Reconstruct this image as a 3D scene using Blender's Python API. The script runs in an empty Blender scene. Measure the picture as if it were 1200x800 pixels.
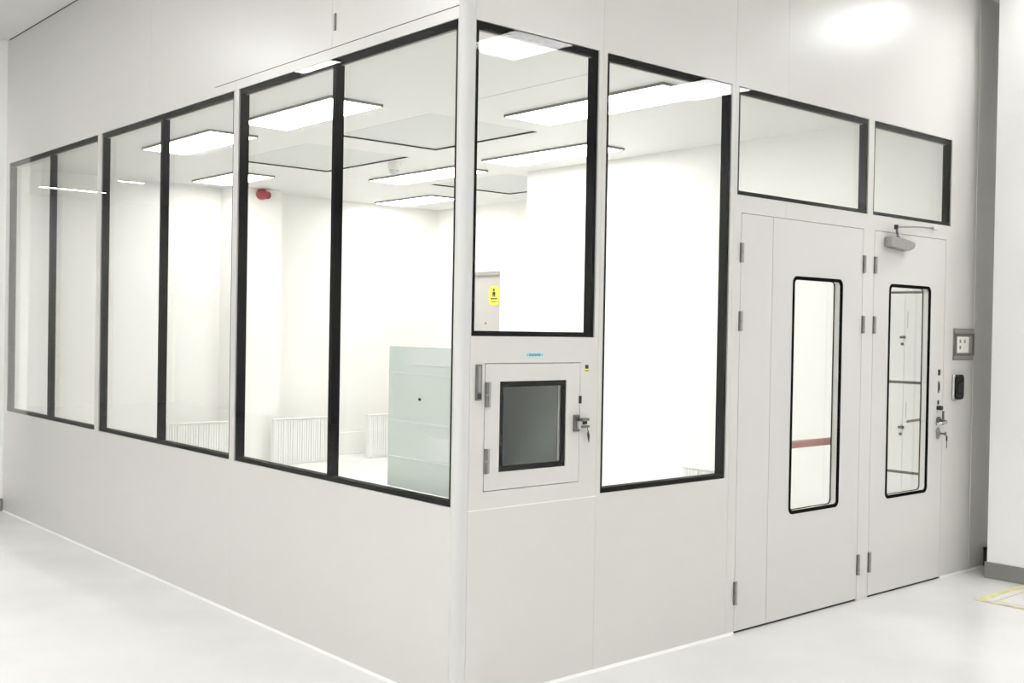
import bpy, bmesh, math, random
from mathutils import Vector, Matrix

sc = bpy.context.scene
COL = sc.collection
R = math.radians

# ------------------------------------------------------------------ camera
CAM = Vector((-2.6804, -3.3997, 1.5049))
yaw, pitch, roll = 0.8548, -0.01187, 0.0175
Fv = Vector((math.cos(yaw) * math.cos(pitch), math.sin(yaw) * math.cos(pitch), math.sin(pitch)))
Rv = Vector((math.sin(yaw), -math.cos(yaw), 0))
Uv = Rv.cross(Fv)
rr = Rv * math.cos(roll) + Uv * math.sin(roll)
uu = -Rv * math.sin(roll) + Uv * math.cos(roll)
cd = bpy.data.cameras.new('camera')
cam = bpy.data.objects.new('camera', cd)
COL.objects.link(cam)
cam.matrix_world = Matrix(((rr.x, uu.x, -Fv.x, CAM.x), (rr.y, uu.y, -Fv.y, CAM.y), (rr.z, uu.z, -Fv.z, CAM.z), (0, 0, 0, 1)))
cd.sensor_width = 36
cd.lens = 1293.03 * 36 / 1200
cd.clip_start = 0.05
sc.camera = cam

# ------------------------------------------------------------------ world, exposure, lamp strength
w = bpy.data.worlds.new('world')
sc.world = w
w.use_nodes = True
w.node_tree.nodes['Background'].inputs[0].default_value = (0.6, 0.62, 0.65, 1)
w.node_tree.nodes['Background'].inputs[1].default_value = 0.05
HALL_LAMP = 25.5       # radiance of the hall's LED panels
ROOM_LAMP = 15.2       # radiance of the clean room's LED panels
vs = sc.view_settings
vs.view_transform = 'Standard'
vs.look = 'None'
vs.gamma = 1
vs.use_curve_mapping = False
vs.exposure = 0.0
sc.cycles.use_denoising = True
sc.cycles.max_bounces = 12
sc.cycles.diffuse_bounces = 6
sc.cycles.glossy_bounces = 5
sc.cycles.transparent_max_bounces = 24
sc.cycles.caustics_reflective = False
sc.cycles.sample_clamp_indirect = 8

# ------------------------------------------------------------------ materials
def mat(name, col, rough=0.5, metal=0.0, spec=0.5, noise=0.0, nscale=4.0, bump=0.0, bscale=60.0, emit=None, estr=0.0, coat=0.0, rvar=0.0):
    m = bpy.data.materials.new(name)
    m.use_nodes = True
    nt = m.node_tree
    b = nt.nodes['Principled BSDF']
    b.inputs['Base Color'].default_value = (*col, 1)
    b.inputs['Roughness'].default_value = rough
    b.inputs['Metallic'].default_value = metal
    b.inputs['Specular IOR Level'].default_value = spec
    if coat:
        b.inputs['Coat Weight'].default_value = coat
        b.inputs['Coat Roughness'].default_value = 0.12
    tc = nt.nodes.new('ShaderNodeTexCoord')
    if noise:
        n = nt.nodes.new('ShaderNodeTexNoise')
        n.inputs['Scale'].default_value = nscale
        n.inputs['Detail'].default_value = 5
        nt.links.new(tc.outputs['Object'], n.inputs['Vector'])
        r = nt.nodes.new('ShaderNodeValToRGB')
        r.color_ramp.elements[0].position = 0.3
        r.color_ramp.elements[1].position = 0.7
        r.color_ramp.elements[0].color = (*[c * (1 - noise) for c in col], 1)
        r.color_ramp.elements[1].color = (*[min(1, c * (1 + noise * 0.5)) for c in col], 1)
        nt.links.new(n.outputs['Fac'], r.inputs['Fac'])
        nt.links.new(r.outputs['Color'], b.inputs['Base Color'])
        if rvar:
            mr = nt.nodes.new('ShaderNodeMapRange')
            mr.inputs['To Min'].default_value = rough - rvar
            mr.inputs['To Max'].default_value = rough + rvar
            nt.links.new(n.outputs['Fac'], mr.inputs['Value'])
            nt.links.new(mr.outputs['Result'], b.inputs['Roughness'])
    if bump:
        n2 = nt.nodes.new('ShaderNodeTexNoise')
        n2.inputs['Scale'].default_value = bscale
        n2.inputs['Detail'].default_value = 3
        nt.links.new(tc.outputs['Object'], n2.inputs['Vector'])
        bp = nt.nodes.new('ShaderNodeBump')
        bp.inputs['Strength'].default_value = bump
        bp.inputs['Distance'].default_value = 0.002
        nt.links.new(n2.outputs['Fac'], bp.inputs['Height'])
        nt.links.new(bp.outputs['Normal'], b.inputs['Normal'])
    if emit:
        b.inputs['Emission Color'].default_value = (*emit, 1)
        b.inputs['Emission Strength'].default_value = estr
    return m

def glass(name, tint=(0.992, 0.994, 0.990), f0=0.010):
    m = bpy.data.materials.new(name)
    m.use_nodes = True
    nt = m.node_tree
    nt.nodes.clear()
    out = nt.nodes.new('ShaderNodeOutputMaterial')
    mix = nt.nodes.new('ShaderNodeMixShader')
    tr = nt.nodes.new('ShaderNodeBsdfTransparent')
    tr.inputs[0].default_value = (*tint, 1)
    gl = nt.nodes.new('ShaderNodeBsdfGlossy')
    gl.inputs['Roughness'].default_value = 0.0
    gl.inputs['Color'].default_value = (1, 1, 1, 1)
    lw = nt.nodes.new('ShaderNodeLayerWeight')           # Facing = 1 - |cos|
    lw.inputs['Blend'].default_value = 0.5
    pw = nt.nodes.new('ShaderNodeMath'); pw.operation = 'POWER'; pw.inputs[1].default_value = 5
    ml = nt.nodes.new('ShaderNodeMath'); ml.operation = 'MULTIPLY_ADD'
    ml.inputs[1].default_value = 1 - f0; ml.inputs[2].default_value = f0
    nt.links.new(lw.outputs['Facing'], pw.inputs[0])
    nt.links.new(pw.outputs[0], ml.inputs[0])
    nt.links.new(ml.outputs[0], mix.inputs[0])
    nt.links.new(tr.outputs[0], mix.inputs[1])
    nt.links.new(gl.outputs[0], mix.inputs[2])
    nt.links.new(mix.outputs[0], out.inputs[0])
    return m

M = {}
M['panel'] = mat('wall_panel_enamel', (0.655, 0.645, 0.62), 0.29, noise=0.012, nscale=1.5, bump=0.02, bscale=4)
M['door'] = mat('door_enamel', (0.65, 0.638, 0.62), 0.38, noise=0.01, nscale=2, bump=0.03, bscale=12)
M['post'] = mat('corner_post_aluminium', (0.635, 0.635, 0.63), 0.42, noise=0.01)
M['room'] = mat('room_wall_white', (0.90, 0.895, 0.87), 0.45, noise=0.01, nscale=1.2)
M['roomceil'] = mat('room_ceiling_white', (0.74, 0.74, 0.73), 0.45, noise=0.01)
M['pillar'] = mat('pillar_paint', (0.93, 0.93, 0.925), 0.6, noise=0.01, nscale=3)
M['hallceil'] = mat('hall_ceiling_paint', (0.80, 0.80, 0.79), 0.7, noise=0.02, nscale=2)
M['hall'] = mat('hall_wall_paint', (0.86, 0.86, 0.85), 0.6, noise=0.01)
M['floor'] = mat('white_epoxy_floor', (0.83, 0.825, 0.815), 0.22, noise=0.05, nscale=1.6, bump=0.04, bscale=5, rvar=0.06)
M['black'] = mat('black_frame', (0.0015, 0.0015, 0.0015), 0.6, spec=0.06, noise=0.2, nscale=20)
M['reveal'] = mat('black_anodised_reveal', (0.0015, 0.0015, 0.0015), 0.6, spec=0.06, noise=0.2, nscale=10)
M['spacer'] = mat('spacer_bar', (0.30, 0.26, 0.24), 0.4, metal=0.3, noise=0.1)
M['rubber'] = mat('dark_gasket', (0.02, 0.02, 0.02), 0.7, noise=0.1)
M['seal_dark'] = mat('dark_joint', (0.07, 0.065, 0.06), 0.7, noise=0.1)
M['seal_grey'] = mat('grey_joint', (0.42, 0.41, 0.39), 0.6, noise=0.1)
M['seal_white'] = mat('white_sealant', (0.86, 0.86, 0.84), 0.35, noise=0.02)
M['steel'] = mat('satin_steel', (0.42, 0.41, 0.40), 0.32, metal=1, noise=0.1, nscale=30)
M['chrome'] = mat('polished_steel', (0.6, 0.6, 0.6), 0.15, metal=1, noise=0.05)
M['darksteel'] = mat('dark_hinge_steel', (0.22, 0.215, 0.21), 0.35, metal=0.9, noise=0.15, nscale=25)
M['grey'] = mat('grey_plastic', (0.30, 0.30, 0.29), 0.45, noise=0.05)
M['base'] = mat('grey_vinyl_baseboard', (0.25, 0.25, 0.235), 0.5, noise=0.05)
M['film'] = mat('green_grey_filmed_steel', (0.70, 0.76, 0.725), 0.28, noise=0.03, nscale=2, bump=0.25, bscale=3)
M['filmlight'] = mat('pale_filmed_steel', (0.80, 0.84, 0.82), 0.25, noise=0.03)
M['chamber'] = mat('chamber_steel', (0.70, 0.72, 0.70), 0.45, metal=0.0, noise=0.05)
M['filter'] = mat('filter_face', (0.66, 0.675, 0.67), 0.6, noise=0.02, nscale=30)
M['slat'] = mat('slat_enamel', (0.80, 0.805, 0.79), 0.4, noise=0.02)
M['red'] = mat('red_plastic', (0.42, 0.035, 0.05), 0.35, noise=0.1, nscale=30)
M['redlens'] = mat('red_lens', (0.30, 0.02, 0.03), 0.12, noise=0.1, nscale=30)
M['barred'] = mat('faded_red_bar', (0.42, 0.17, 0.15), 0.4, noise=0.1, nscale=20)
M['yellow'] = mat('yellow_label', (0.85, 0.80, 0.05), 0.5, noise=0.03)
M['tape'] = mat('yellow_floor_tape', (0.76, 0.73, 0.34), 0.5, noise=0.25, nscale=14)
M['tapeold'] = mat('worn_tape_residue', (0.60, 0.53, 0.36), 0.6, noise=0.3, nscale=18)
M['ink'] = mat('black_ink', (0.03, 0.03, 0.03), 0.6, noise=0.1)
M['blue'] = mat('pale_blue_label', (0.50, 0.72, 0.80), 0.4, noise=0.03)
M['bluedark'] = mat('blue_print', (0.10, 0.22, 0.28), 0.5, noise=0.1)
M['white'] = mat('white_plastic', (0.86, 0.85, 0.80), 0.35, noise=0.02)
M['switchframe'] = mat('bronze_grey_frame', (0.22, 0.205, 0.185), 0.4, metal=0.4, noise=0.08)
M['switchplate'] = mat('brushed_plate', (0.46, 0.44, 0.41), 0.35, metal=0.5, noise=0.05)
M['blackgloss'] = mat('black_gloss_plastic', (0.008, 0.008, 0.009), 0.15, noise=0.1)
M['locker'] = mat('locker_enamel', (0.80, 0.80, 0.785), 0.4, noise=0.01)
M['innerdoor'] = mat('inner_door_enamel', (0.50, 0.485, 0.465), 0.4, noise=0.01)
M['lampframe'] = mat('lamp_frame', (0.25, 0.25, 0.245), 0.4, noise=0.05)
M['hall_led'] = mat('hall_led_diffuser', (0.9, 0.9, 0.9), 0.5, noise=0.01, emit=(1.0, 0.995, 0.985), estr=HALL_LAMP)
M['room_led'] = mat('room_led_diffuser', (0.9, 0.9, 0.9), 0.5, noise=0.01, emit=(1.0, 0.993, 0.97), estr=ROOM_LAMP)
M['glass'] = glass('clear_glass')
M['smoke'] = glass('smoked_glass', (0.95, 0.96, 0.955), 0.02)

# ------------------------------------------------------------------ mesh helpers
def RW(s, d, z): return (s, d, z)      # right wall: s = x, depth into the room = y
def LW(s, d, z): return (d, s, z)      # left wall:  s = y, depth into the room = x
def ID(x, y, z): return (x, y, z)

class MB:
    def __init__(self, T=ID):
        self.v = []; self.f = []; self.T = T
    def add(self, vs, fs):
        o = len(self.v)
        self.v += [self.T(*p) for p in vs]
        self.f += [[i + o for i in f] for f in fs]
        return self
    def box(self, a, b):
        (x0, y0, z0), (x1, y1, z1) = a, b
        return self.add([(x0, y0, z0), (x1, y0, z0), (x1, y1, z0), (x0, y1, z0), (x0, y0, z1), (x1, y0, z1), (x1, y1, z1), (x0, y1, z1)],
                        [[0, 3, 2, 1], [4, 5, 6, 7], [0, 1, 5, 4], [1, 2, 6, 5], [2, 3, 7, 6], [3, 0, 4, 7]])
    def tube(self, pts, r, n=10):
        P = [Vector(p) for p in pts]
        vs = []; fs = []
        rs = r if isinstance(r, (list, tuple)) else [r] * len(P)
        for i, p in enumerate(P):
            t = (P[min(i + 1, len(P) - 1)] - P[max(i - 1, 0)]).normalized()
            a = Vector((0, 0, 1)) if abs(t.z) < 0.9 else Vector((1, 0, 0))
            u = t.cross(a).normalized(); v = t.cross(u)
            for k in range(n):
                q = p + (u * math.cos(2 * math.pi * k / n) + v * math.sin(2 * math.pi * k / n)) * rs[i]
                vs.append(tuple(q))
        for i in range(len(P) - 1):
            for k in range(n):
                fs.append([i * n + k, i * n + (k + 1) % n, (i + 1) * n + (k + 1) % n, (i + 1) * n + k])
        fs.append(list(range(n))); fs.append([(len(P) - 1) * n + k for k in range(n)][::-1])
        return self.add(vs, fs)
    def ring(self, A, B, d0, d1):
        """solid between outer loop A and inner loop B (lists of (s,z)), from depth d0 to d1"""
        n = len(A)
        vs = [(s, d0, z) for s, z in A] + [(s, d0, z) for s, z in B] + [(s, d1, z) for s, z in A] + [(s, d1, z) for s, z in B]
        fs = []
        for i in range(n):
            j = (i + 1) % n
            fs += [[i, j, n + j, n + i], [2 * n + i, 3 * n + i, 3 * n + j, 2 * n + j],
                   [i, 2 * n + i, 2 * n + j, j], [n + i, n + j, 3 * n + j, 3 * n + i]]
        return self.add(vs, fs)
    def slab(self, A, d0, d1):
        n = len(A)
        vs = [(s, d0, z) for s, z in A] + [(s, d1, z) for s, z in A]
        fs = [list(range(n)), list(range(n, 2 * n))[::-1]] + [[i, n + i, n + (i + 1) % n, (i + 1) % n] for i in range(n)]
        return self.add(vs, fs)
    def cells(self, rect, holes, d0, d1):
        """a plate rect=(s0,z0,s1,z1) with rectangular holes, only outer faces"""
        s0, z0, s1, z1 = rect
        S = sorted({s0, s1, *[h[i] for h in holes for i in (0, 2) if s0 < h[i] < s1]})
        Z = sorted({z0, z1, *[h[i] for h in holes for i in (1, 3) if z0 < h[i] < z1]})
        def solid(i, j):
            if not (0 <= i < len(S) - 1 and 0 <= j < len(Z) - 1): return False
            cs, cz = (S[i] + S[i + 1]) / 2, (Z[j] + Z[j + 1]) / 2
            return not any(h[0] < cs < h[2] and h[1] < cz < h[3] for h in holes)
        for i in range(len(S) - 1):
            for j in range(len(Z) - 1):
                if not solid(i, j): continue
                a, b, c, d = S[i], S[i + 1], Z[j], Z[j + 1]
                vs = [(a, d0, c), (b, d0, c), (b, d0, d), (a, d0, d), (a, d1, c), (b, d1, c), (b, d1, d), (a, d1, d)]
                fs = [[0, 1, 2, 3], [4, 7, 6, 5]]
                if not solid(i - 1, j): fs.append([0, 3, 7, 4])
                if not solid(i + 1, j): fs.append([1, 5, 6, 2])
                if not solid(i, j - 1): fs.append([0, 4, 5, 1])
                if not solid(i, j + 1): fs.append([3, 2, 6, 7])
                self.add(vs, fs)
        return self
    def build(self, name, m, parent=None, bevel=0, smooth=False, weld=True):
        off = Vector((0, 0, 0))
        p = parent
        while p is not None:
            off += p.location
            p = p.parent
        me = bpy.data.meshes.new(name)
        me.from_pydata([tuple(Vector(v) - off) for v in self.v], [], self.f)
        bm = bmesh.new(); bm.from_mesh(me)
        if weld: bmesh.ops.remove_doubles(bm, verts=bm.verts, dist=1e-6)
        bmesh.ops.recalc_face_normals(bm, faces=bm.faces)
        if bevel:
            bmesh.ops.bevel(bm, geom=[e for e in bm.edges if len(e.link_faces) == 2 and e.calc_face_angle(0) > 0.6], offset=bevel, segments=2, affect='EDGES', profile=0.6)
        bm.to_mesh(me); bm.free()
        if smooth:
            for pl in me.polygons: pl.use_smooth = True
        me.materials.append(M[m])
        o = bpy.data.objects.new(name, me)
        COL.objects.link(o)
        o.parent = parent
        return o

def rrect(s0, z0, s1, z1, r=0.0004, k=5):
    L = []
    for cx, cz, a0 in ((s1 - r, z1 - r, 0), (s0 + r, z1 - r, 90), (s0 + r, z0 + r, 180), (s1 - r, z0 + r, 270)):
        for i in range(k + 1):
            a = R(a0 + 90 * i / k)
            L.append((cx + r * math.cos(a), cz + r * math.sin(a)))
    return L

def tag(o, label, cat, group=None, kind=None):
    o['label'] = label; o['category'] = cat
    if group: o['group'] = group
    if kind: o['kind'] = kind
    return o

def empty(name, loc, label, cat, group=None, kind=None):
    o = bpy.data.objects.new(name, None)
    COL.objects.link(o)
    o.location = loc
    o.empty_display_size = 0.1
    return tag(o, label, cat, group, kind)

# ------------------------------------------------------------------ measured layout (metres)
WT = 0.05                                  # wall panel thickness
ZT = 2.7205                                # top of all windows
LEFT_WIN = [(0.0346, 1.871), (1.9255, 3.7635), (3.832, 5.674)]
LZ0 = 0.792
WIN_D = (0.063, 1.471, 0.7545, ZT)
WIN_E = (0.8055, 0.7845, 1.684, ZT)
WIN_F = (1.7365, 2.1863, 2.923, ZT)
WIN_G = (2.98, 2.1863, 3.8735, ZT)
PASS = (0.136, 0.847, 0.673, 1.3635)
DOOR1 = (1.775, 0.0, 2.889, 2.1)
DOOR2 = (3.003, 0.0, 3.825, 2.1)
HALL_Z = 3.685
ROOM_Z = 2.95
XEND = 4.5
HX0, HX1, HY0, HY1 = -6.2, 6.2, -5.0, 16.5
RX, RY = 5.6, 7.6                          # clean room far walls

# ------------------------------------------------------------------ setting: floor, ceilings, outer walls
tag(MB().box((HX0, HY0, -0.1), (HX1, HY1, 0)).build('floor', 'floor'), 'glossy white epoxy floor', 'floor', kind='structure')
hc = MB().box((HX0, HY0, HALL_Z), (HX1, 0.0, HALL_Z + 0.1)).box((HX0, 0.0, HALL_Z), (0.0, HY1, HALL_Z + 0.1))
tag(hc.build('ceiling_hall', 'hallceil'), 'pale grey hall ceiling at upper left', 'ceiling', kind='structure')
def TC(s, d, z): return (s, z, ROOM_Z + d)
FILTERS = [(1.80, 2.62, 2.775, 3.865), (1.85, 4.32, 2.84, 5.65), (4.05, 4.45, 5.12, 5.65)]
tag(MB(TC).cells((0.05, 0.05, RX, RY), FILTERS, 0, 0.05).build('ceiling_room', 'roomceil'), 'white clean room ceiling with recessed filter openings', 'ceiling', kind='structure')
tag(MB().box((HX0 - 0.1, HY0 - 0.1, 0), (HX1 + 0.1, HY0, HALL_Z)).build('wall_front', 'hall'), 'plain white hall wall behind the camera', 'wall', kind='structure')
tag(MB().box((HX0 - 0.1, HY0, 0), (HX0, HY1, HALL_Z)).build('wall_side', 'hall'), 'plain white hall wall facing the long glazed side', 'wall', kind='structure')
tag(MB().box((HX0 - 0.1, HY1, 0), (0.05, HY1 + 0.1, HALL_Z)).build('wall_far', 'hall'), 'plain white wall at the far end of the hall', 'wall', kind='structure')
tag(MB().box((HX1, HY0, 0), (HX1 + 0.1, 0.05, HALL_Z)).build('wall_end', 'hall'), 'plain white hall wall beyond the white pillar', 'wall', kind='structure')
# clean room inside
tag(MB().box((0.05, RY, 0), (RX + 0.1, RY + 0.1, ROOM_Z + 0.1)).build('wall_back', 'room'), 'bright white back wall inside the clean room', 'wall', kind='structure')
tag(MB().box((2.72, 7.3, 0), (3.29, RY, ROOM_Z)).build('wall_pier', 'room'), 'shallow white pier on the clean room back wall', 'wall', kind='structure')
tag(MB().box((0.05, RY - 0.025, 0), (2.72, RY, 0.26)).box((3.29, RY - 0.025, 0), (RX, RY, 0.26)).build('baseboard_back', 'room', bevel=0.006), 'low white plinth along the clean room back wall', 'baseboard', kind='structure')
def TX(s, d, z): return (RX + d, s, z)
IDOOR = (6.345, 0.0, 7.25, 2.165)
tag(MB(TX).cells((0.05, 0, RY, ROOM_Z + 0.1), [IDOOR], 0, 0.1).build('wall_inner_side', 'room'), 'white inner wall holding the grey door with yellow sign', 'wall', kind='structure')
tag(MB().box((4.1, 0.75, 0), (RX, 4.215, ROOM_Z)).box((4.5, 0.05, 0), (RX, 0.75, 1.797)).box((4.1, 0.05, 1.797), (RX, 0.75, ROOM_Z)).build('wall_partition', 'room'), 'bright white partition wall inside behind the tall window', 'wall', kind='structure')

# left wall: panels with joints
GAP = 0.0012
wl = empty('wall_left', (0, 0, 0), 'pale grey panelled wall of the long side with three windows', 'wall', kind='structure')
wholes = [(a, LZ0, b, ZT) for a, b in LEFT_WIN]
g = GAP / 2
ZJ = 2.77
cols = [(0.03, 1.898), (1.898, 3.798), (3.798, 5.75), (5.75, HY1)]
for i, (a, b) in enumerate(cols):
    MB(LW).cells((a + g, 0, b - g, ZJ - 0.002), wholes, 0, WT).build('wall_panel', 'panel', wl)
ups = [(0.03, 0.97), (0.97, 3.0), (3.0, 5.75), (5.75, HY1)]
for i, (a, b) in enumerate(ups):
    MB(LW).cells((a + g, ZJ + 0.002, b - g, HALL_Z), [], 0, WT).build('wall_panel', 'panel', wl)
MB(LW).box((0.03, 0.002, ZJ - 0.004), (2.15, 0.04, ZJ + 0.004)).build('joint', 'seal_dark', wl)
MB(LW).box((2.15, 0.0003, ZJ - 0.004), (HY1, 0.04, ZJ + 0.004)).build('joint', 'panel', wl)
for a in (0.97, 3.0, 5.75):
    MB(LW).box((a - 0.003, 0.001, ZJ + 0.004), (a + 0.003, 0.04, HALL_Z)).build('joint', 'seal_grey', wl)
for a in (1.898, 3.798, 5.75):
    MB(LW).box((a - 0.003, 0.001, 0), (a + 0.003, 0.04, ZJ - 0.004)).build('joint', 'seal_grey', wl)
MB(LW).box((5.7, -0.004, HALL_Z - 0.006), (0.03, 0.0, HALL_Z)).build('ceiling_joint', 'seal_dark', wl)
MB(LW).box((0.935, -0.006, 2.845), (0.951, 0.0, 2.922)).build('lock_slot', 'darksteel', wl, bevel=0.002)

# right wall
wr = empty('wall_right', (0, 0, 0), 'pale grey panelled wall of the short side with doors', 'wall', kind='structure')
rh = [WIN_D, WIN_E, WIN_F, WIN_G, PASS, DOOR1, DOOR2]
for rect in ((0.06, 0, 0.78, 0.774), (0.06, 0.778, 0.78, HALL_Z), (0.78, 0, 1.71, HALL_Z), (1.71, 0, 2.145, HALL_Z), (2.145, 0, XEND, HALL_Z), (XEND, 0, HX1, HALL_Z)):
    MB(RW).cells((rect[0] + g, rect[1], rect[2] - g, rect[3]), rh, 0, WT).build('wall_panel', 'panel', wr)
MB(RW).box((0.06, -0.0015, 0.7735), (0.78, 0.03, 0.7785)).build('joint', 'seal_white', wr)
for a, z0 in ((0.78, 0), (1.71, 0), (2.145, ZT)):
    MB(RW).box((a - 0.003, 0.001, z0), (a + 0.003, 0.04, HALL_Z)).build('joint', 'seal_grey', wr)
# rounded corner post between both walls
arc = [(0.03 - 0.03 * math.cos(R(t)), 0.03 - 0.03 * math.sin(R(t))) for t in range(0, 91, 9)]
prof = arc + [(0.059, 0.0), (0.059, 0.05), (0.05, 0.05), (0.05, 0.0295), (0.0, 0.0295)]
prof = [(0.0, 0.0295)] + arc[1:] + [(0.059, 0.0), (0.059, 0.05), (0.05, 0.05), (0.05, 0.0295)]
n = len(prof)
m_ = MB()
m_.add([(x, y, 0) for x, y in prof] + [(x, y, HALL_Z) for x, y in prof],
       [list(range(n)), list(range(n, 2 * n))[::-1]] + [[i, (i + 1) % n, n + (i + 1) % n, n + i] for i in range(n)])
tag(m_.build('trim_1', 'post'), 'rounded pale corner post where the two glazed walls meet', 'corner post', kind='structure')
# sealant bead at the foot of the walls
def bead(T, s0, s1, nm, lab):
    m = MB(T)
    pr = [(0, 0), (-0.009, 0), (-0.007, 0.003), (-0.003, 0.007), (0, 0.012)]
    k = len(pr)
    m.add([(s0, d, z) for d, z in pr] + [(s1, d, z) for d, z in pr],
          [list(range(k)), list(range(k, 2 * k))[::-1]] + [[i, (i + 1) % k, k + (i + 1) % k, k + i] for i in range(k)])
    return tag(m.build(nm, 'seal_white'), lab, 'sealant', kind='structure')
bead(LW, 0.0, 5.75, 'baseboard_left', 'thin white sealant bead along the foot of the long wall')
bead(RW, 0.0, 1.77, 'baseboard_right', 'white sealant bead from the corner post to the double door')
bead(RW, 3.83, 4.399, 'baseboard_end', 'white sealant bead under the switch plate end of the wall')
# cove strip at the right end of the short wall
tag(MB(RW).box((4.195, -0.006, 0.02), (4.225, 0.0, HALL_Z)).build('trim_2', 'panel', bevel=0.003), 'slim vertical cover strip beside the switch plate', 'trim', kind='structure')
tag(MB(RW).box((4.40, -0.02, 0.0), (XEND, 0.0, 0.125)).build('baseboard_gap', 'rubber', bevel=0.002), 'short black skirting end in the gap behind the white pillar', 'baseboard', kind='structure')
# pilaster at far left end, pillar at right
tag(MB().box((-0.17, 5.75, 0), (0, 6.0, HALL_Z)).build('wall_pilaster', 'pillar'), 'white pilaster at the far left end of the long wall', 'pilaster', kind='structure')
tag(MB().box((-0.182, 5.738, 0), (-0.004, 6.0, 0.1)).build('baseboard_pilaster', 'base', bevel=0.003), 'dark grey baseboard of the pilaster at far left', 'baseboard', kind='structure')
tag(MB().box((4.1, -0.56, 0.1), (4.7, -0.17, HALL_Z)).build('wall_pillar', 'pillar'), 'plain white pillar at the right edge of the picture', 'pillar', kind='structure')
tag(MB().box((4.088, -0.572, 0), (4.712, -0.158, 0.1)).build('baseboard_pillar', 'base', bevel=0.003), 'grey baseboard around the white pillar', 'baseboard', kind='structure')

# ------------------------------------------------------------------ windows
BW, BZ, BT = 0.020, 0.022, 0.027                                  # black edge print / frame face
def window(name, T, rect, label, mull=None):
    s0, z0, s1, z1 = rect
    root = empty(name, (*[(0, 0, 0)][0],), label, 'window', kind='structure')
    base = T((s0 + s1) / 2, 0.025, z0)
    root.location = base
    outer = rrect(s0 + 0.001, z0 + 0.001, s1 - 0.001, z1 - 0.001)
    inner = rrect(s0 + BW, z0 + BZ, s1 - BW, z1 - BT)
    MB(T).ring(outer, inner, 0.007, WT).build('frame', 'reveal', root)
    # thin spacer bar seen along the inside of the frame
    MB(T).box((s0 + BW, 0.030, z1 - BT - 0.003), (s1 - BW, 0.039, z1 - BT + 0.0002)).build('spacer', 'spacer', root)
    cuts = [s0 + 0.0015]
    if mull is not None:
        MB(T).box((mull - 0.015, 0.007, z0 + BZ), (mull + 0.015, WT, z1 - BT)).build('mullion', 'reveal', root)
        cuts.append(mull)
    cuts.append(s1 - 0.0015)
    for a, b in zip(cuts[:-1], cuts[1:]):
        MB(T).box((a + 0.0006, 0.0, z0 + 0.0015), (b - 0.0006, 0.006, z1 - 0.0015)).build('pane', 'glass', root)
        MB(T).box((a + 0.024, 0.043, z0 + BZ + 0.001), (b - 0.024, 0.048, z1 - BT - 0.001)).build('inner_pane', 'glass', root)
    return root

wlab = ['double window of the long wall beside the corner post', 'middle double window of the long wall', 'double window farthest left on the long wall']
for i, (a, b) in enumerate(LEFT_WIN):
    window('window_%d' % (i + 1), LW, (a, LZ0, b, ZT), wlab[i], (a + b) / 2)
window('window_4', RW, WIN_D, 'single window above the pass box')
window('window_5', RW, WIN_E, 'tall single window between pass box and double door')
window('window_6', RW, WIN_F, 'wide black-framed transom window above the left door')
window('window_7', RW, WIN_G, 'small black-framed transom window above the right door')

# ------------------------------------------------------------------ doors
def door_leaf(root, s0, s1, z0, z1, win=None):
    T = RW
    A = rrect(s0, z0, s1, z1)
    if win is None:
        return MB(T).slab(A, 0.0, 0.045).build('leaf', 'door', root)
    W = rrect(*win, r=0.035)
    leaf = MB(T).ring(A, W, 0.0, 0.045).build('leaf', 'door', root)
    b = 0.018
    Wi = rrect(win[0] + b, win[1] + b, win[2] - b, win[3] - b, r=0.022)
    MB(T).ring(W, Wi, -0.002, 0.006).build('window_frame', 'black', leaf)
    We = rrect(win[0] + 0.001, win[1] + 0.001, win[2] - 0.001, win[3] - 0.001, r=0.034)
    Wj = rrect(win[0] + 0.012, win[1] + 0.012, win[2] - 0.012, win[3] - 0.012, r=0.026)
    MB(T).ring(We, Wj, 0.0065, 0.041).build('window_reveal', 'white', leaf)
    MB(T).ring(rrect(win[0] + 0.001, win[1] + 0.001, win[2] - 0.001, win[3] - 0.001, r=0.034),
               rrect(win[0] + 0.016, win[1] + 0.016, win[2] - 0.016, win[3] - 0.016, r=0.024), 0.0415, 0.047).build('inner_frame', 'black', leaf)
    MB(T).slab(rrect(win[0] + 0.013, win[1] + 0.013, win[2] - 0.013, win[3] - 0.013, r=0.026), 0.0, 0.004).build('pane', 'glass', leaf)
    MB(T).slab(rrect(win[0] + 0.013, win[1] + 0.013, win[2] - 0.013, win[3] - 0.013, r=0.026), 0.0425, 0.0455).build('pane', 'glass', leaf)
    return leaf

def hinge(root, s, z0, z1):
    h = MB(RW).box((s - 0.012, -0.008, z0), (s + 0.012, 0.002, z1)).build('hinge', 'darksteel', root, bevel=0.002)
    MB(RW).tube([(s, -0.009, z0 + 0.001), (s, -0.009, (z0 + z1) / 2 - 0.002)], 0.0075, 10).tube([(s, -0.009, (z0 + z1) / 2 + 0.002), (s, -0.009, z1 - 0.001)], 0.0075, 10).build('knuckle', 'steel', h, smooth=False)

def light_stop_gasket(root, s0, s1, z1):
    MB(RW).box((s0 - 0.004, 0.0455, 0.0), (s0 + 0.018, 0.052, z1)).box((s1 - 0.018, 0.0455, 0.0), (s1 + 0.004, 0.052, z1)).box((s0 - 0.004, 0.0455, z1 - 0.018), (s1 + 0.004, 0.052, z1 + 0.004)).build('light_stop_gasket', 'rubber', root)  # black strips added behind the leaf gaps to block leaking room light
    MB(RW).box((s0, 0.006, 0.0005), (s1, 0.04, 0.011)).build('bottom_light_stop', 'rubber', root)  # black strip added under the leaf to keep the floor gap dark

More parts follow.
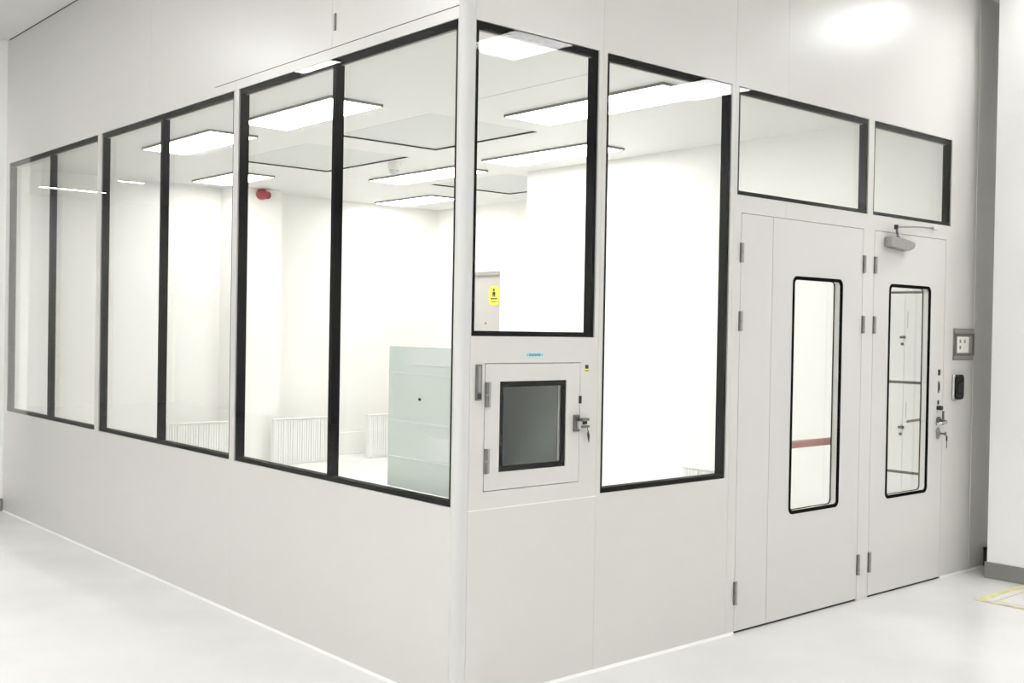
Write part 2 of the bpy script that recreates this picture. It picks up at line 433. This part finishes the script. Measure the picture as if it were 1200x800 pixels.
d1 = empty('door_1', (2.33, 0.0225, 0), 'pale grey double door with a narrow side leaf and slim window', 'door', kind='structure')
door_leaf(d1, 1.778, 2.0385, 0.012, 2.097)
door_leaf(d1, 2.0415, 2.886, 0.012, 2.097, (2.219, 0.552, 2.688, 1.806))
light_stop_gasket(d1, 1.775, 2.889, 2.1)
MB(RW).box((2.02, 0.0455, 0.012), (2.06, 0.052, 2.09)).build('meeting_strip', 'rubber', d1)
for s in (1.778, 2.893):
    for z0, z1 in ((1.853, 1.95), (1.512, 1.61), (0.146, 0.261)):
        hinge(d1, s + (0.0 if s < 2 else 0.002), z0, z1)
# red push bar on the inner face of the main leaf
pb = MB(RW).box((2.15, 0.075, 0.885), (2.78, 0.10, 0.925)).build('push_bar', 'barred', d1, bevel=0.006)
MB(RW).box((2.10, 0.047, 0.865), (2.15, 0.105, 0.945)).build('bar_mount', 'grey', pb, bevel=0.005)
MB(RW).box((2.78, 0.047, 0.865), (2.83, 0.105, 0.945)).build('bar_mount', 'grey', pb, bevel=0.005)

d2 = empty('door_2', (3.414, 0.0225, 0), 'pale grey single door with closer, lever handle and slim window', 'door', kind='structure')
door_leaf(d2, 3.006, 3.822, 0.012, 2.097, (3.171, 0.551, 3.65, 1.803))
light_stop_gasket(d2, 3.003, 3.825, 2.1)
for z0, z1 in ((1.853, 1.95), (1.512, 1.61), (0.146, 0.261)):
    hinge(d2, 3.012, z0, z1)
# overhead closer
cl = MB(RW)
pr = [(3.105, 2.012), (3.30, 1.998), (3.345, 2.012), (3.362, 2.03), (3.36, 2.048), (3.30, 2.06), (3.118, 2.073), (3.105, 2.066)]
cl.slab(pr, -0.055, 0.0)
c_o = cl.build('closer_body', 'steel', d2, bevel=0.006)
MB(RW).tube([(3.205, -0.03, 2.052), (3.205, -0.03, 2.076)], 0.012, 12).build('closer_spindle', 'darksteel', c_o)
arm = MB(RW).tube([(3.205, -0.03, 2.073), (3.143, -0.052, 2.126)], 0.007, 8).build('closer_arm', 'darksteel', d2)
MB(RW).tube([(3.143, -0.052, 2.126), (3.40, -0.034, 2.146), (3.655, -0.012, 2.158)], [0.006, 0.0045, 0.0045], 8).build('closer_link', 'steel', arm)
MB(RW).tube([(3.143, -0.052, 2.114), (3.143, -0.052, 2.138)], 0.012, 10).build('closer_joint', 'ink', arm)
MB(RW).box((3.635, -0.018, 2.150), (3.685, 0.0, 2.166)).build('link_bracket', 'panel', d2, bevel=0.002)
# lock hardware
MB(RW).box((3.757, -0.006, 1.262), (3.778, 0.0, 1.298)).build('lock_button', 'ink', d2, bevel=0.002)
lp = MB(RW).box((3.757, -0.004, 1.155), (3.78, 0.0, 1.225)).build('lock_plate', 'steel', d2, bevel=0.001)
MB(RW).box((3.763, -0.007, 1.17), (3.771, -0.003, 1.212)).build('lock_slot', 'ink', lp)
MB(RW).box((3.757, -0.005, 1.083), (3.772, 0.0, 1.108)).build('lock_plate', 'ink', d2, bevel=0.001)
MB(RW).tube([(3.762, 0.0, 1.062), (3.762, -0.03, 1.062)], 0.014, 14).build('thumb_knob', 'ink', d2)
hp = MB(RW).tube([(3.768, 0.0, 0.985), (3.768, -0.012, 0.985)], 0.022, 18).build('handle_rose', 'darksteel', d2)
MB(RW).tube([(3.768, -0.01, 0.985), (3.768, -0.055, 0.982), (3.752, -0.062, 0.978), (3.64, -0.062, 0.972)], [0.009, 0.009, 0.0085, 0.007], 10).build('lever', 'chrome', hp, smooth=True)
lk = MB(RW).slab(rrect(3.748, 0.87, 3.79, 0.938, r=0.019, k=6), -0.008, 0.0).build('cylinder_plate', 'steel', d2, bevel=0.002)
MB(RW).tube([(3.769, -0.006, 0.905), (3.769, -0.02, 0.905)], 0.012, 14).build('lock_cylinder', 'chrome', lk)
ky = MB(RW).box((3.766, -0.045, 0.899), (3.772, -0.018, 0.911)).slab([(3.775 + 0.013 * math.cos(R(t)), 0.905 + 0.013 * math.sin(R(t))) for t in range(0, 360, 30)], -0.05, -0.047).build('key', 'darksteel', d2)
MB(RW).box((3.784, -0.05, 0.862), (3.798, -0.046, 0.892)).build('key_bow', 'ink', ky, bevel=0.001)
MB(RW).box((3.788, -0.05, 0.815), (3.794, -0.047, 0.862)).build('key_blade', 'darksteel', ky)
MB(RW).box((3.819, -0.012, 0.955), (3.826, 0.0, 1.04)).build('strike_edge', 'darksteel', d2, bevel=0.001)
# lever on the inner face, seen through the glass
MB(RW).tube([(3.768, 0.045, 0.985), (3.768, 0.10, 0.985), (3.752, 0.108, 0.982), (3.60, 0.108, 0.975)], 0.008, 10).build('inner_lever', 'darksteel', d2, smooth=True)

# inner door of the clean room, on the far side wall
d3 = empty('door_3', (RX + 0.08, 6.8, 0), 'pale grey inner door with yellow sign seen through the window', 'door', kind='structure')
MB(TX).box((6.349, 0.055, 0.008), (7.246, 0.095, 2.161)).build('leaf', 'innerdoor', d3)
MB(TX).box((6.346, 0.03, 0.0), (6.358, 0.055, 2.164)).box((7.237, 0.03, 0.0), (7.249, 0.055, 2.164)).box((6.358, 0.02, 2.125), (7.237, 0.055, 2.164)).build('door_frame', 'steel', d3)
MB(TX).tube([(6.66, 0.055, 1.56), (6.66, 0.04, 1.56)], 0.012, 10).build('door_knob', 'grey', d3)
yl = empty('door_sign', (RX + 0.053, 6.515, 1.77), 'yellow rounded warning sign on the inner door', 'sign')
TS = lambda s, d, z: (RX + 0.055 - d, s, z)
MB(TS).slab(rrect(6.425, 1.772, 6.605, 1.995, r=0.05), 0.0005, 0.004).build('sign_plate', 'yellow', yl)
MB(TS).slab([(6.515 + 0.017 * math.cos(R(t)), 1.952 + 0.017 * math.sin(R(t))) for t in range(0, 360, 30)], 0.0042, 0.005).slab([(6.49, 1.93), (6.54, 1.93), (6.545, 1.905), (6.535, 1.885), (6.545, 1.87), (6.53, 1.868), (6.515, 1.89), (6.50, 1.868), (6.485, 1.87), (6.495, 1.885), (6.485, 1.905)], 0.0042, 0.005).build('pictogram', 'ink', yl)
MB(TS).box((6.455, 0.0042, 1.842), (6.575, 0.005, 1.857)).build('printed_line', 'ink', yl)
MB(TS).box((6.47, 0.0042, 1.808), (6.56, 0.005, 1.816)).build('printed_line', 'ink', yl)

# ------------------------------------------------------------------ pass box
pbx = empty('pass_box', (0.41, 0.3, 0.80), 'pass box set in the wall below the single window, dark glazed hatch', 'pass box')
body = MB(RW).cells((0.12, 0.80, 0.70, 1.418), [(0.175, 0.875, 0.635, 1.335)], 0.052, 0.62).build('body', 'film', pbx)
MB(RW).box((0.12, 0.621, 0.80), (0.70, 0.648, 1.418)).build('inner_hatch', 'film', pbx, bevel=0.004)
MB(RW).ring(rrect(0.1765, 0.8765, 0.6335, 1.3335), rrect(0.178, 0.878, 0.632, 1.332), 0.054, 0.615).build('chamber_lining', 'chamber', pbx)
MB(RW).box((0.178, 0.60, 0.878), (0.632, 0.612, 1.332)).build('chamber_back', 'chamber', pbx)
MB(RW).ring(rrect(0.27, 0.96, 0.54, 1.25), rrect(0.285, 0.975, 0.525, 1.235), 0.592, 0.5995).build('back_window_frame', 'black', pbx)
for z0, z1 in ((1.296, 1.306), (1.086, 1.096), (0.928, 0.936)):
    MB(RW).box((0.1165, 0.06, z0), (0.1205, 0.645, z1)).build('side_rib', 'filmlight', pbx, bevel=0.001)
MB(RW).box((0.1155, 0.10, 0.942), (0.1205, 0.338, 1.04)).build('access_plate', 'filmlight', pbx, bevel=0.001)
MB(RW).box((0.1165, 0.10, 1.34), (0.1205, 0.50, 1.412)).build('access_plate', 'filmlight', pbx, bevel=0.001)
MB(RW).tube([(0.119, 0.41, 1.195), (0.112, 0.41, 1.195)], 0.006, 8).build('screw', 'ink', pbx)
# hatch
WN = (0.2165, 0.921, 0.590, 1.289)
hat = MB(RW).ring(rrect(0.139, 0.85, 0.670, 1.3605, r=0.004), rrect(*WN), -0.001, 0.04).build('hatch', 'door', pbx)
MB(RW).ring(rrect(WN[0] + 0.0005, WN[1] + 0.0005, WN[2] - 0.0005, WN[3] - 0.0005), rrect(WN[0] + 0.023, WN[1] + 0.023, WN[2] - 0.023, WN[3] - 0.023), 0.004, 0.010).build('hatch_window_frame', 'black', hat)
MB(RW).box((WN[0] + 0.001, -0.0005, WN[1] + 0.001), (WN[2] - 0.001, 0.0035, WN[3] - 0.001)).build('pane', 'smoke', hat)
MB(RW).ring(rrect(WN[0] + 0.0005, WN[1] + 0.0005, WN[2] - 0.0005, WN[3] - 0.0005), rrect(WN[0] + 0.011, WN[1] + 0.011, WN[2] - 0.011, WN[3] - 0.011), 0.036, 0.042).build('inner_frame', 'black', hat)
MB(RW).box((WN[2] - 0.038, 0.011, WN[1] + 0.0235), (WN[2] - 0.026, 0.013, WN[3] - 0.0235)).build('lit_reveal_strip', 'switchplate', hat)  # added pale strip, its colour stands in for the lit window reveal
MB(RW).ring(rrect(0.1355, 0.8465, 0.6735, 1.364), rrect(0.15, 0.861, 0.659, 1.3495), 0.041, 0.0515).build('light_stop_gasket', 'rubber', pbx)
for z0, z1 in ((1.187, 1.287), (0.92, 1.02)):
    h = MB(RW).box((0.138, -0.008, z0), (0.164, 0.0, z1)).build('hinge', 'steel', pbx, bevel=0.002)
    MB(RW).tube([(0.145, -0.009, z0), (0.145, -0.009, z0 + 0.048)], 0.006, 10).tube([(0.145, -0.009, z0 + 0.052), (0.145, -0.009, z1)], 0.006, 10).build('knuckle', 'darksteel', h)
lt = MB(RW).box((0.632, -0.012, 1.066), (0.664, 0.0, 1.138)).build('latch_plate', 'darksteel', pbx, bevel=0.003)
MB(RW).box((0.640, -0.03, 1.078), (0.662, -0.012, 1.112)).build('latch_block', 'chrome', lt, bevel=0.002)
MB(RW).box((0.655, -0.034, 1.112), (0.700, -0.020, 1.124)).build('latch_arm', 'darksteel', lt, bevel=0.002)
MB(RW).box((0.655, -0.034, 1.083), (0.702, -0.020, 1.093)).build('latch_arm', 'darksteel', lt, bevel=0.002)
MB(RW).box((0.678, -0.018, 1.096), (0.702, 0.0, 1.110)).build('latch_keeper', 'ink', lt, bevel=0.002)
MB(RW).box((0.664, -0.006, 1.186), (0.678, 0.0, 1.219)).build('latch_stop', 'ink', pbx, bevel=0.002)
MB(RW).tube([(0.690, -0.03, 1.083), (0.698, -0.028, 1.068), (0.712, -0.016, 1.048), (0.728, -0.004, 1.016)], [0.0015, 0.002, 0.006, 0.0015], 8).build('key_tag', 'ink', pbx)

# wall furniture next to the pass box
sl = empty('wall_slot', (0.102, 0, 1.2), 'dark vertical steel pull strip left of the pass box', 'handle')
MB(RW).box((0.087, -0.008, 1.2155), (0.118, 0.0, 1.359)).build('pull_strip', 'darksteel', sl, bevel=0.003)
MB(RW).box((0.096, -0.010, 1.25), (0.109, -0.0079, 1.352)).build('pull_recess', 'grey', sl)
MB(RW).box((0.093, -0.011, 1.222), (0.112, -0.0079, 1.243)).build('lock_cap', 'ink', sl, bevel=0.001)
lb = empty('pass_box_label', (0.403, 0, 1.388), 'small pale blue printed label above the pass box', 'label')
MB(RW).slab(rrect(0.357, 1.384, 0.449, 1.409, r=0.004), -0.0015, 0.0).build('label_plate', 'blue', lb)
for i in range(6):
    MB(RW).box((0.372 + i * 0.011, -0.0022, 1.391), (0.379 + i * 0.011, -0.0014, 1.402)).build('printed_mark', 'bluedark', lb)
for s in (0.363, 0.443):
    MB(RW).tube([(s, -0.001, 1.3965), (s, -0.003, 1.3965)], 0.0035, 8).build('rivet', 'grey', lb)
st = empty('warning_sticker', (0.71, 0, 1.322), 'tiny yellow and black sticker right of the pass box', 'sticker')
MB(RW).box((0.697, -0.001, 1.322), (0.723, 0.0, 1.336)).build('sticker_base', 'yellow', st)
MB(RW).box((0.701, -0.0018, 1.336), (0.719, 0.0, 1.352)).build('sticker_symbol', 'ink', st)
MB(RW).box((0.700, -0.0018, 1.325), (0.720, -0.0009, 1.329)).build('printed_line', 'ink', st)

# ------------------------------------------------------------------ switch plate and card reader
sp = empty('switch_plate', (4.07, 0, 1.355), 'metal wall plate with white four-button switch by the right door', 'switch')
MB(RW).box((3.932, -0.006, 1.355), (4.192, 0.0, 1.553)).build('back_plate', 'switchplate', sp, bevel=0.001)
MB(RW).box((3.932, -0.0075, 1.549), (4.192, -0.0055, 1.553)).box((3.932, -0.0075, 1.355), (4.192, -0.0055, 1.359)).box((3.932, -0.0075, 1.359), (3.940, -0.0055, 1.549)).build('plate_edge', 'switchframe', sp)
MB(RW).ring(rrect(3.944, 1.382, 4.192, 1.523), rrect(3.964, 1.397, 4.172, 1.508), -0.013, -0.006).build('switch_frame', 'switchframe', sp)
MB(RW).box((3.9645, -0.010, 1.3975), (4.1715, -0.0062, 1.5075)).build('switch_recess', 'switchplate', sp)
sw = MB(RW).box((3.968, -0.0125, 1.400), (4.118, -0.0102, 1.501)).build('switch_face', 'white', sp, bevel=0.001)
for s in (4.005, 4.063):
    for z in (1.473, 1.434):
        if (s, z) != (4.063, 1.434):
            MB(RW).box((s - 0.008, -0.0140, z - 0.011), (s + 0.010, -0.0124, z + 0.011)).build('rocker', 'grey', sw)
MB(RW).box((4.055, -0.0138, 1.423), (4.073, -0.0124, 1.445)).build('rocker', 'white', sw)

rd = empty('card_reader', (3.985, 0, 1.1), 'slim black and silver card reader below the switch plate', 'card reader')
MB(RW).box((3.930, -0.016, 1.102), (3.955, 0.0, 1.262)).build('silver_strip', 'chrome', rd, bevel=0.006)
MB(RW).slab(rrect(3.952, 1.108, 4.048, 1.264, r=0.03), -0.024, 0.0).build('reader_body', 'blackgloss', rd, bevel=0.003)
kp = MB(RW).box((3.968, -0.0255, 1.13), (4.030, -0.0238, 1.222)).build('keypad', 'blackgloss', rd)
for i in range(3):
    for j in range(4):
        MB(RW).box((3.973 + i * 0.019, -0.0265, 1.135 + j * 0.021), (3.987 + i * 0.019, -0.0253, 1.150 + j * 0.021)).build('keypad_button', 'ink', kp)

# ------------------------------------------------------------------ lockers seen through the right door's window
lkr = empty('locker', (4.29, 0.41, 0), 'white three-tier locker seen through the right door window', 'locker')
LX = 4.08
MB().box((LX + 0.02, 0.11, 0.0), (4.495, 0.71, 1.795)).build('carcass', 'locker', lkr)
TLk = lambda s, d, z: (LX + d, s, z)
MB(TLk).box((0.11, 0.012, 0.0), (0.71, 0.0199, 1.795)).build('door_shadow_gap', 'seal_dark', lkr)
for c, (y0, y1) in enumerate(((0.112, 0.4088), (0.4112, 0.708))):
    for t in range(3):
        z0, z1 = 0.01 + t * 0.5965, 0.5875 + t * 0.5965
        dr = MB(TLk).box((y0, 0.0, z0), (y1, 0.018, z1)).build('locker_door', 'locker', lkr)
        hs = y0 + 0.02 if c == 1 else y0 + 0.02
        zc = (z0 + z1) / 2
        if c == 1:
            hy = y0 + 0.012
        else:
            hy = y0 + 0.012
        MB(TLk).box((hy - 0.022 if c == 1 else hy, -0.018, zc - 0.008), (hy + 0.012 if c == 1 else hy + 0.034, 0.0, zc + 0.008)).build('locker_handle', 'ink', dr, bevel=0.002)
        MB(TLk).tube([(hy, 0.0, zc - 0.045), (hy, -0.008, zc - 0.045)], 0.010, 10).build('locker_lock', 'ink', dr)
        MB(TLk).box((y1 - 0.022, -0.0012, zc + 0.06), (y1 - 0.019, 0.0005, zc + 0.17)).build('vent_slot', 'grey', dr)

# ------------------------------------------------------------------ return-air units along the walls
def air_unit(T, s0, s1, z1, depth, label):
    root = empty('return_air_unit', T((s0 + s1) / 2, depth / 2, 0), label, 'air vent', 'low slatted return air units')
    MB(T).box((s0, 0.012, 0.0), (s1, depth, z1)).build('casing', 'slat', root)
    n = int(round((s1 - s0) / 0.028))
    st_ = (s1 - s0) / n
    me = None
    for i in range(n):
        a = s0 + i * st_
        MB(T).box((a + 0.002, 0.0 if i % 4 else -0.004, 0.02), (a + st_ - 0.003, 0.0119, z1 - 0.01)).build('slat', 'slat', root)
    MB(T).box((s0 - 0.004, -0.006, z1 + 0.0005), (s1 + 0.004, depth, z1 + 0.012)).build('top_plate', 'slat', root)
TB = lambda s, d, z: (s, 7.1 + d, z)
air_unit(TB, 1.93, 2.66, 0.485, 0.07, 'low slatted white air unit seen through the middle window')
air_unit(TB, 3.12, 3.86, 0.485, 0.07, 'low slatted white air unit standing before the pier')
air_unit(TB, 4.33, 5.08, 0.485, 0.07, 'low slatted white air unit beside the filmed pass box body')
TBX = lambda s, d, z: (3.99 + d, s, z)
air_unit(TBX, 1.50, 2.22, 0.445, 0.105, 'low slatted white air unit at the foot of the tall window')

# ------------------------------------------------------------------ ceiling lamps and filters of the clean room
def lamp(name, x0, x1, y0, y1, z, m, label, group, th=0.018):
    root = empty(name, ((x0 + x1) / 2, (y0 + y1) / 2, z), label, 'ceiling lamp', group)
    TT = lambda s, d, q: (s, q, z - d)
    MB(TT).ring(rrect(x0, y0, x1, y1), rrect(x0 + 0.008, y0 + 0.008, x1 - 0.008, y1 - 0.008), 0.0, th).build('lamp_frame', 'lampframe', root)
    MB(TT).box((x0 + 0.0085, 0.003, y0 + 0.0085), (x1 - 0.0085, th - 0.0005, y1 - 0.0085)).build('diffuser', m, root)
    return root
RL = [((1.00, 1.40, 2.61, 3.86), 'long bright ceiling light near the glass in the window by the corner'),
      ((1.00, 1.40, 4.30, 5.55), 'long bright ceiling light behind the middle window'),
      ((2.17, 2.60, 0.88, 2.30), 'long bright ceiling light across the tops of the single and tall windows'),
      ((3.33, 3.73, 2.65, 3.95), 'long ceiling light just left of the white partition top'),
      ((3.38, 3.78, 4.40, 5.76), 'long ceiling light beyond the white dome camera'),
      ((2.20, 2.62, 6.25, 7.20), 'far ceiling light near the red alarm and pier'),
      ((4.55, 4.95, 6.30, 7.40), 'farthest ceiling light near the inner corner of the back wall')]
for (x0, x1, y0, y1), l in RL:
    lamp('ceiling_light', x0, x1, y0, y1, ROOM_Z - 0.0005, 'room_led', l, 'clean room ceiling lights')
tag(MB().box((1.728, 0.9, ROOM_Z - 0.001), (1.732, 2.1, ROOM_Z)).build('trim_3', 'seal_grey'), 'faint straight joint line in the ceiling above the single window', 'joint', kind='structure')
flab = ['large grey recessed ceiling filter at the corner end of the long wall',
        'grey recessed ceiling filter left of the dome camera', 'recessed ceiling filter before the yellow-signed door']
for (x0, y0, x1, y1), l in zip(FILTERS, flab):
    root = empty('ceiling_filter', ((x0 + x1) / 2, (y0 + y1) / 2, ROOM_Z + 0.02), l, 'filter panel', 'ceiling filter panels')
    MB(TC).ring(rrect(x0 + 0.0005, y0 + 0.0005, x1 - 0.0005, y1 - 0.0005), rrect(x0 + 0.006, y0 + 0.006, x1 - 0.006, y1 - 0.006), 0.001, 0.03).build('recess_shade_ring', 'rubber', root)  # black ring paints in the recess shadow along the filter edges
    MB(TC).box((x0 + 0.0065, 0.012, y0 + 0.0065), (x1 - 0.0065, 0.028, y1 - 0.0065)).build('filter_face', 'filter', root)
# dome camera hanging from the ceiling
dc = empty('dome_camera', (2.92, 4.66, ROOM_Z), 'small white dome camera hanging from the clean room ceiling', 'camera')
def lathe(prof, cx, cy, n=24):
    m = MB()
    k = len(prof)
    vs = [(cx + r * math.cos(2 * math.pi * j / n), cy + r * math.sin(2 * math.pi * j / n), z) for r, z in prof for j in range(n)]
    fs = [[i * n + j, i * n + (j + 1) % n, (i + 1) * n + (j + 1) % n, (i + 1) * n + j] for i in range(k - 1) for j in range(n)]
    fs += [list(range(n)), [(k - 1) * n + j for j in range(n)]]
    return m.add(vs, fs)
lathe([(0.056, ROOM_Z - 0.0005), (0.058, ROOM_Z - 0.01), (0.056, ROOM_Z - 0.062), (0.05, ROOM_Z - 0.066)], 2.92, 4.66).build('camera_housing', 'white', dc, smooth=False)
lathe([(0.047, ROOM_Z - 0.0665), (0.043, ROOM_Z - 0.085), (0.032, ROOM_Z - 0.101), (0.012, ROOM_Z - 0.109)], 2.92, 4.66).build('camera_dome', 'filter', dc, smooth=True)
# red alarm on the pier
al = empty('alarm_sounder', (3.05, 7.27, 2.83), 'red alarm sounder high on the pier inside the clean room', 'alarm')
TA = lambda s, d, z: (s, 7.3 - d, z)
ax_, az_ = 3.055, 2.888
MB(TA).slab([(ax_ + 0.062 * math.cos(R(t)) - 0.02, az_ + 0.056 * math.sin(R(t))) for t in range(0, 360, 20)], 0.0005, 0.03).build('alarm_base', 'red', al, bevel=0.004)
MB(TA).tube([(ax_ - 0.02, 0.0305, az_), (ax_ - 0.02, 0.05, az_), (ax_ - 0.02, 0.075, az_), (ax_ - 0.02, 0.09, az_)], [0.055, 0.054, 0.044, 0.02], 20).build('alarm_horn', 'red', al, smooth=True)
MB(TA).tube([(ax_ + 0.035, 0.031, az_ - 0.004), (ax_ + 0.052, 0.045, az_ - 0.006), (ax_ + 0.068, 0.05, az_ - 0.008)], [0.042, 0.038, 0.022], 16).build('strobe_lens', 'redlens', al, smooth=True)

# ------------------------------------------------------------------ hall lamps: some seen as reflections in the glass, others unseen and added
HL = [((2.58, 3.18, -3.28, -2.66), 'square hall ceiling light mirrored at the top of the single window'),
      ((4.76, 5.40, -3.25, -2.66), 'square hall ceiling light mirrored at the top of the tall window'),
      ((3.90, 4.50, -1.10, -0.48), 'square hall ceiling light glowing on the wall above the doors'),
      ((-2.20, -1.60, 4.40, 5.00), 'square hall ceiling light mirrored in the corner window top frame'),
      ((-4.35, -3.27, 15.12, 15.27), 'long hall ceiling light mirrored as a thin line in the farthest window'),
      ((-4.20, -3.88, 13.38, 13.5), 'small hall ceiling light mirrored in the middle window')]
ADDED_LAMPS = [(-1.9, 2.2), (-1.9, -0.5), (-0.9, -4.2), (-2.2, -2.6), (-5.0, -3.0), (-5.0, -0.5), (-5.0, 2.2), (-5.3, 5.6)]  # unseen lamps added to brighten the hall, placed clear of the glass reflections
for (x0, x1, y0, y1), l in HL:
    lamp('hall_light', x0, x1, y0, y1, HALL_Z - 0.0005, 'hall_led', l, 'hall ceiling lights')
for x, y in ADDED_LAMPS:
    lamp('hall_light', x - 0.3, x + 0.3, y - 0.3, y + 0.3, HALL_Z - 0.0005, 'hall_led', 'square unseen ceiling light added to brighten the camera side of the hall', 'added unseen hall ceiling lights')

# ------------------------------------------------------------------ floor tape
ft = empty('floor_tape', (3.75, -0.45, 0), 'yellow tape rectangle marked on the floor before the white pillar', 'floor tape')
MB().box((3.46, -0.445, 0.0004), (4.083, -0.405, 0.0016)).build('tape_strip', 'tape', ft)
MB().box((3.46, -1.60, 0.0004), (3.50, -0.4455, 0.0016)).build('tape_strip', 'tapeold', ft)
MB().box((3.5005, -0.50, 0.0004), (4.083, -0.489, 0.0012)).build('tape_residue', 'tapeold', ft)
MB().box((3.54, -1.60, 0.0004), (3.548, -0.5005, 0.0012)).build('tape_residue', 'tapeold', ft)
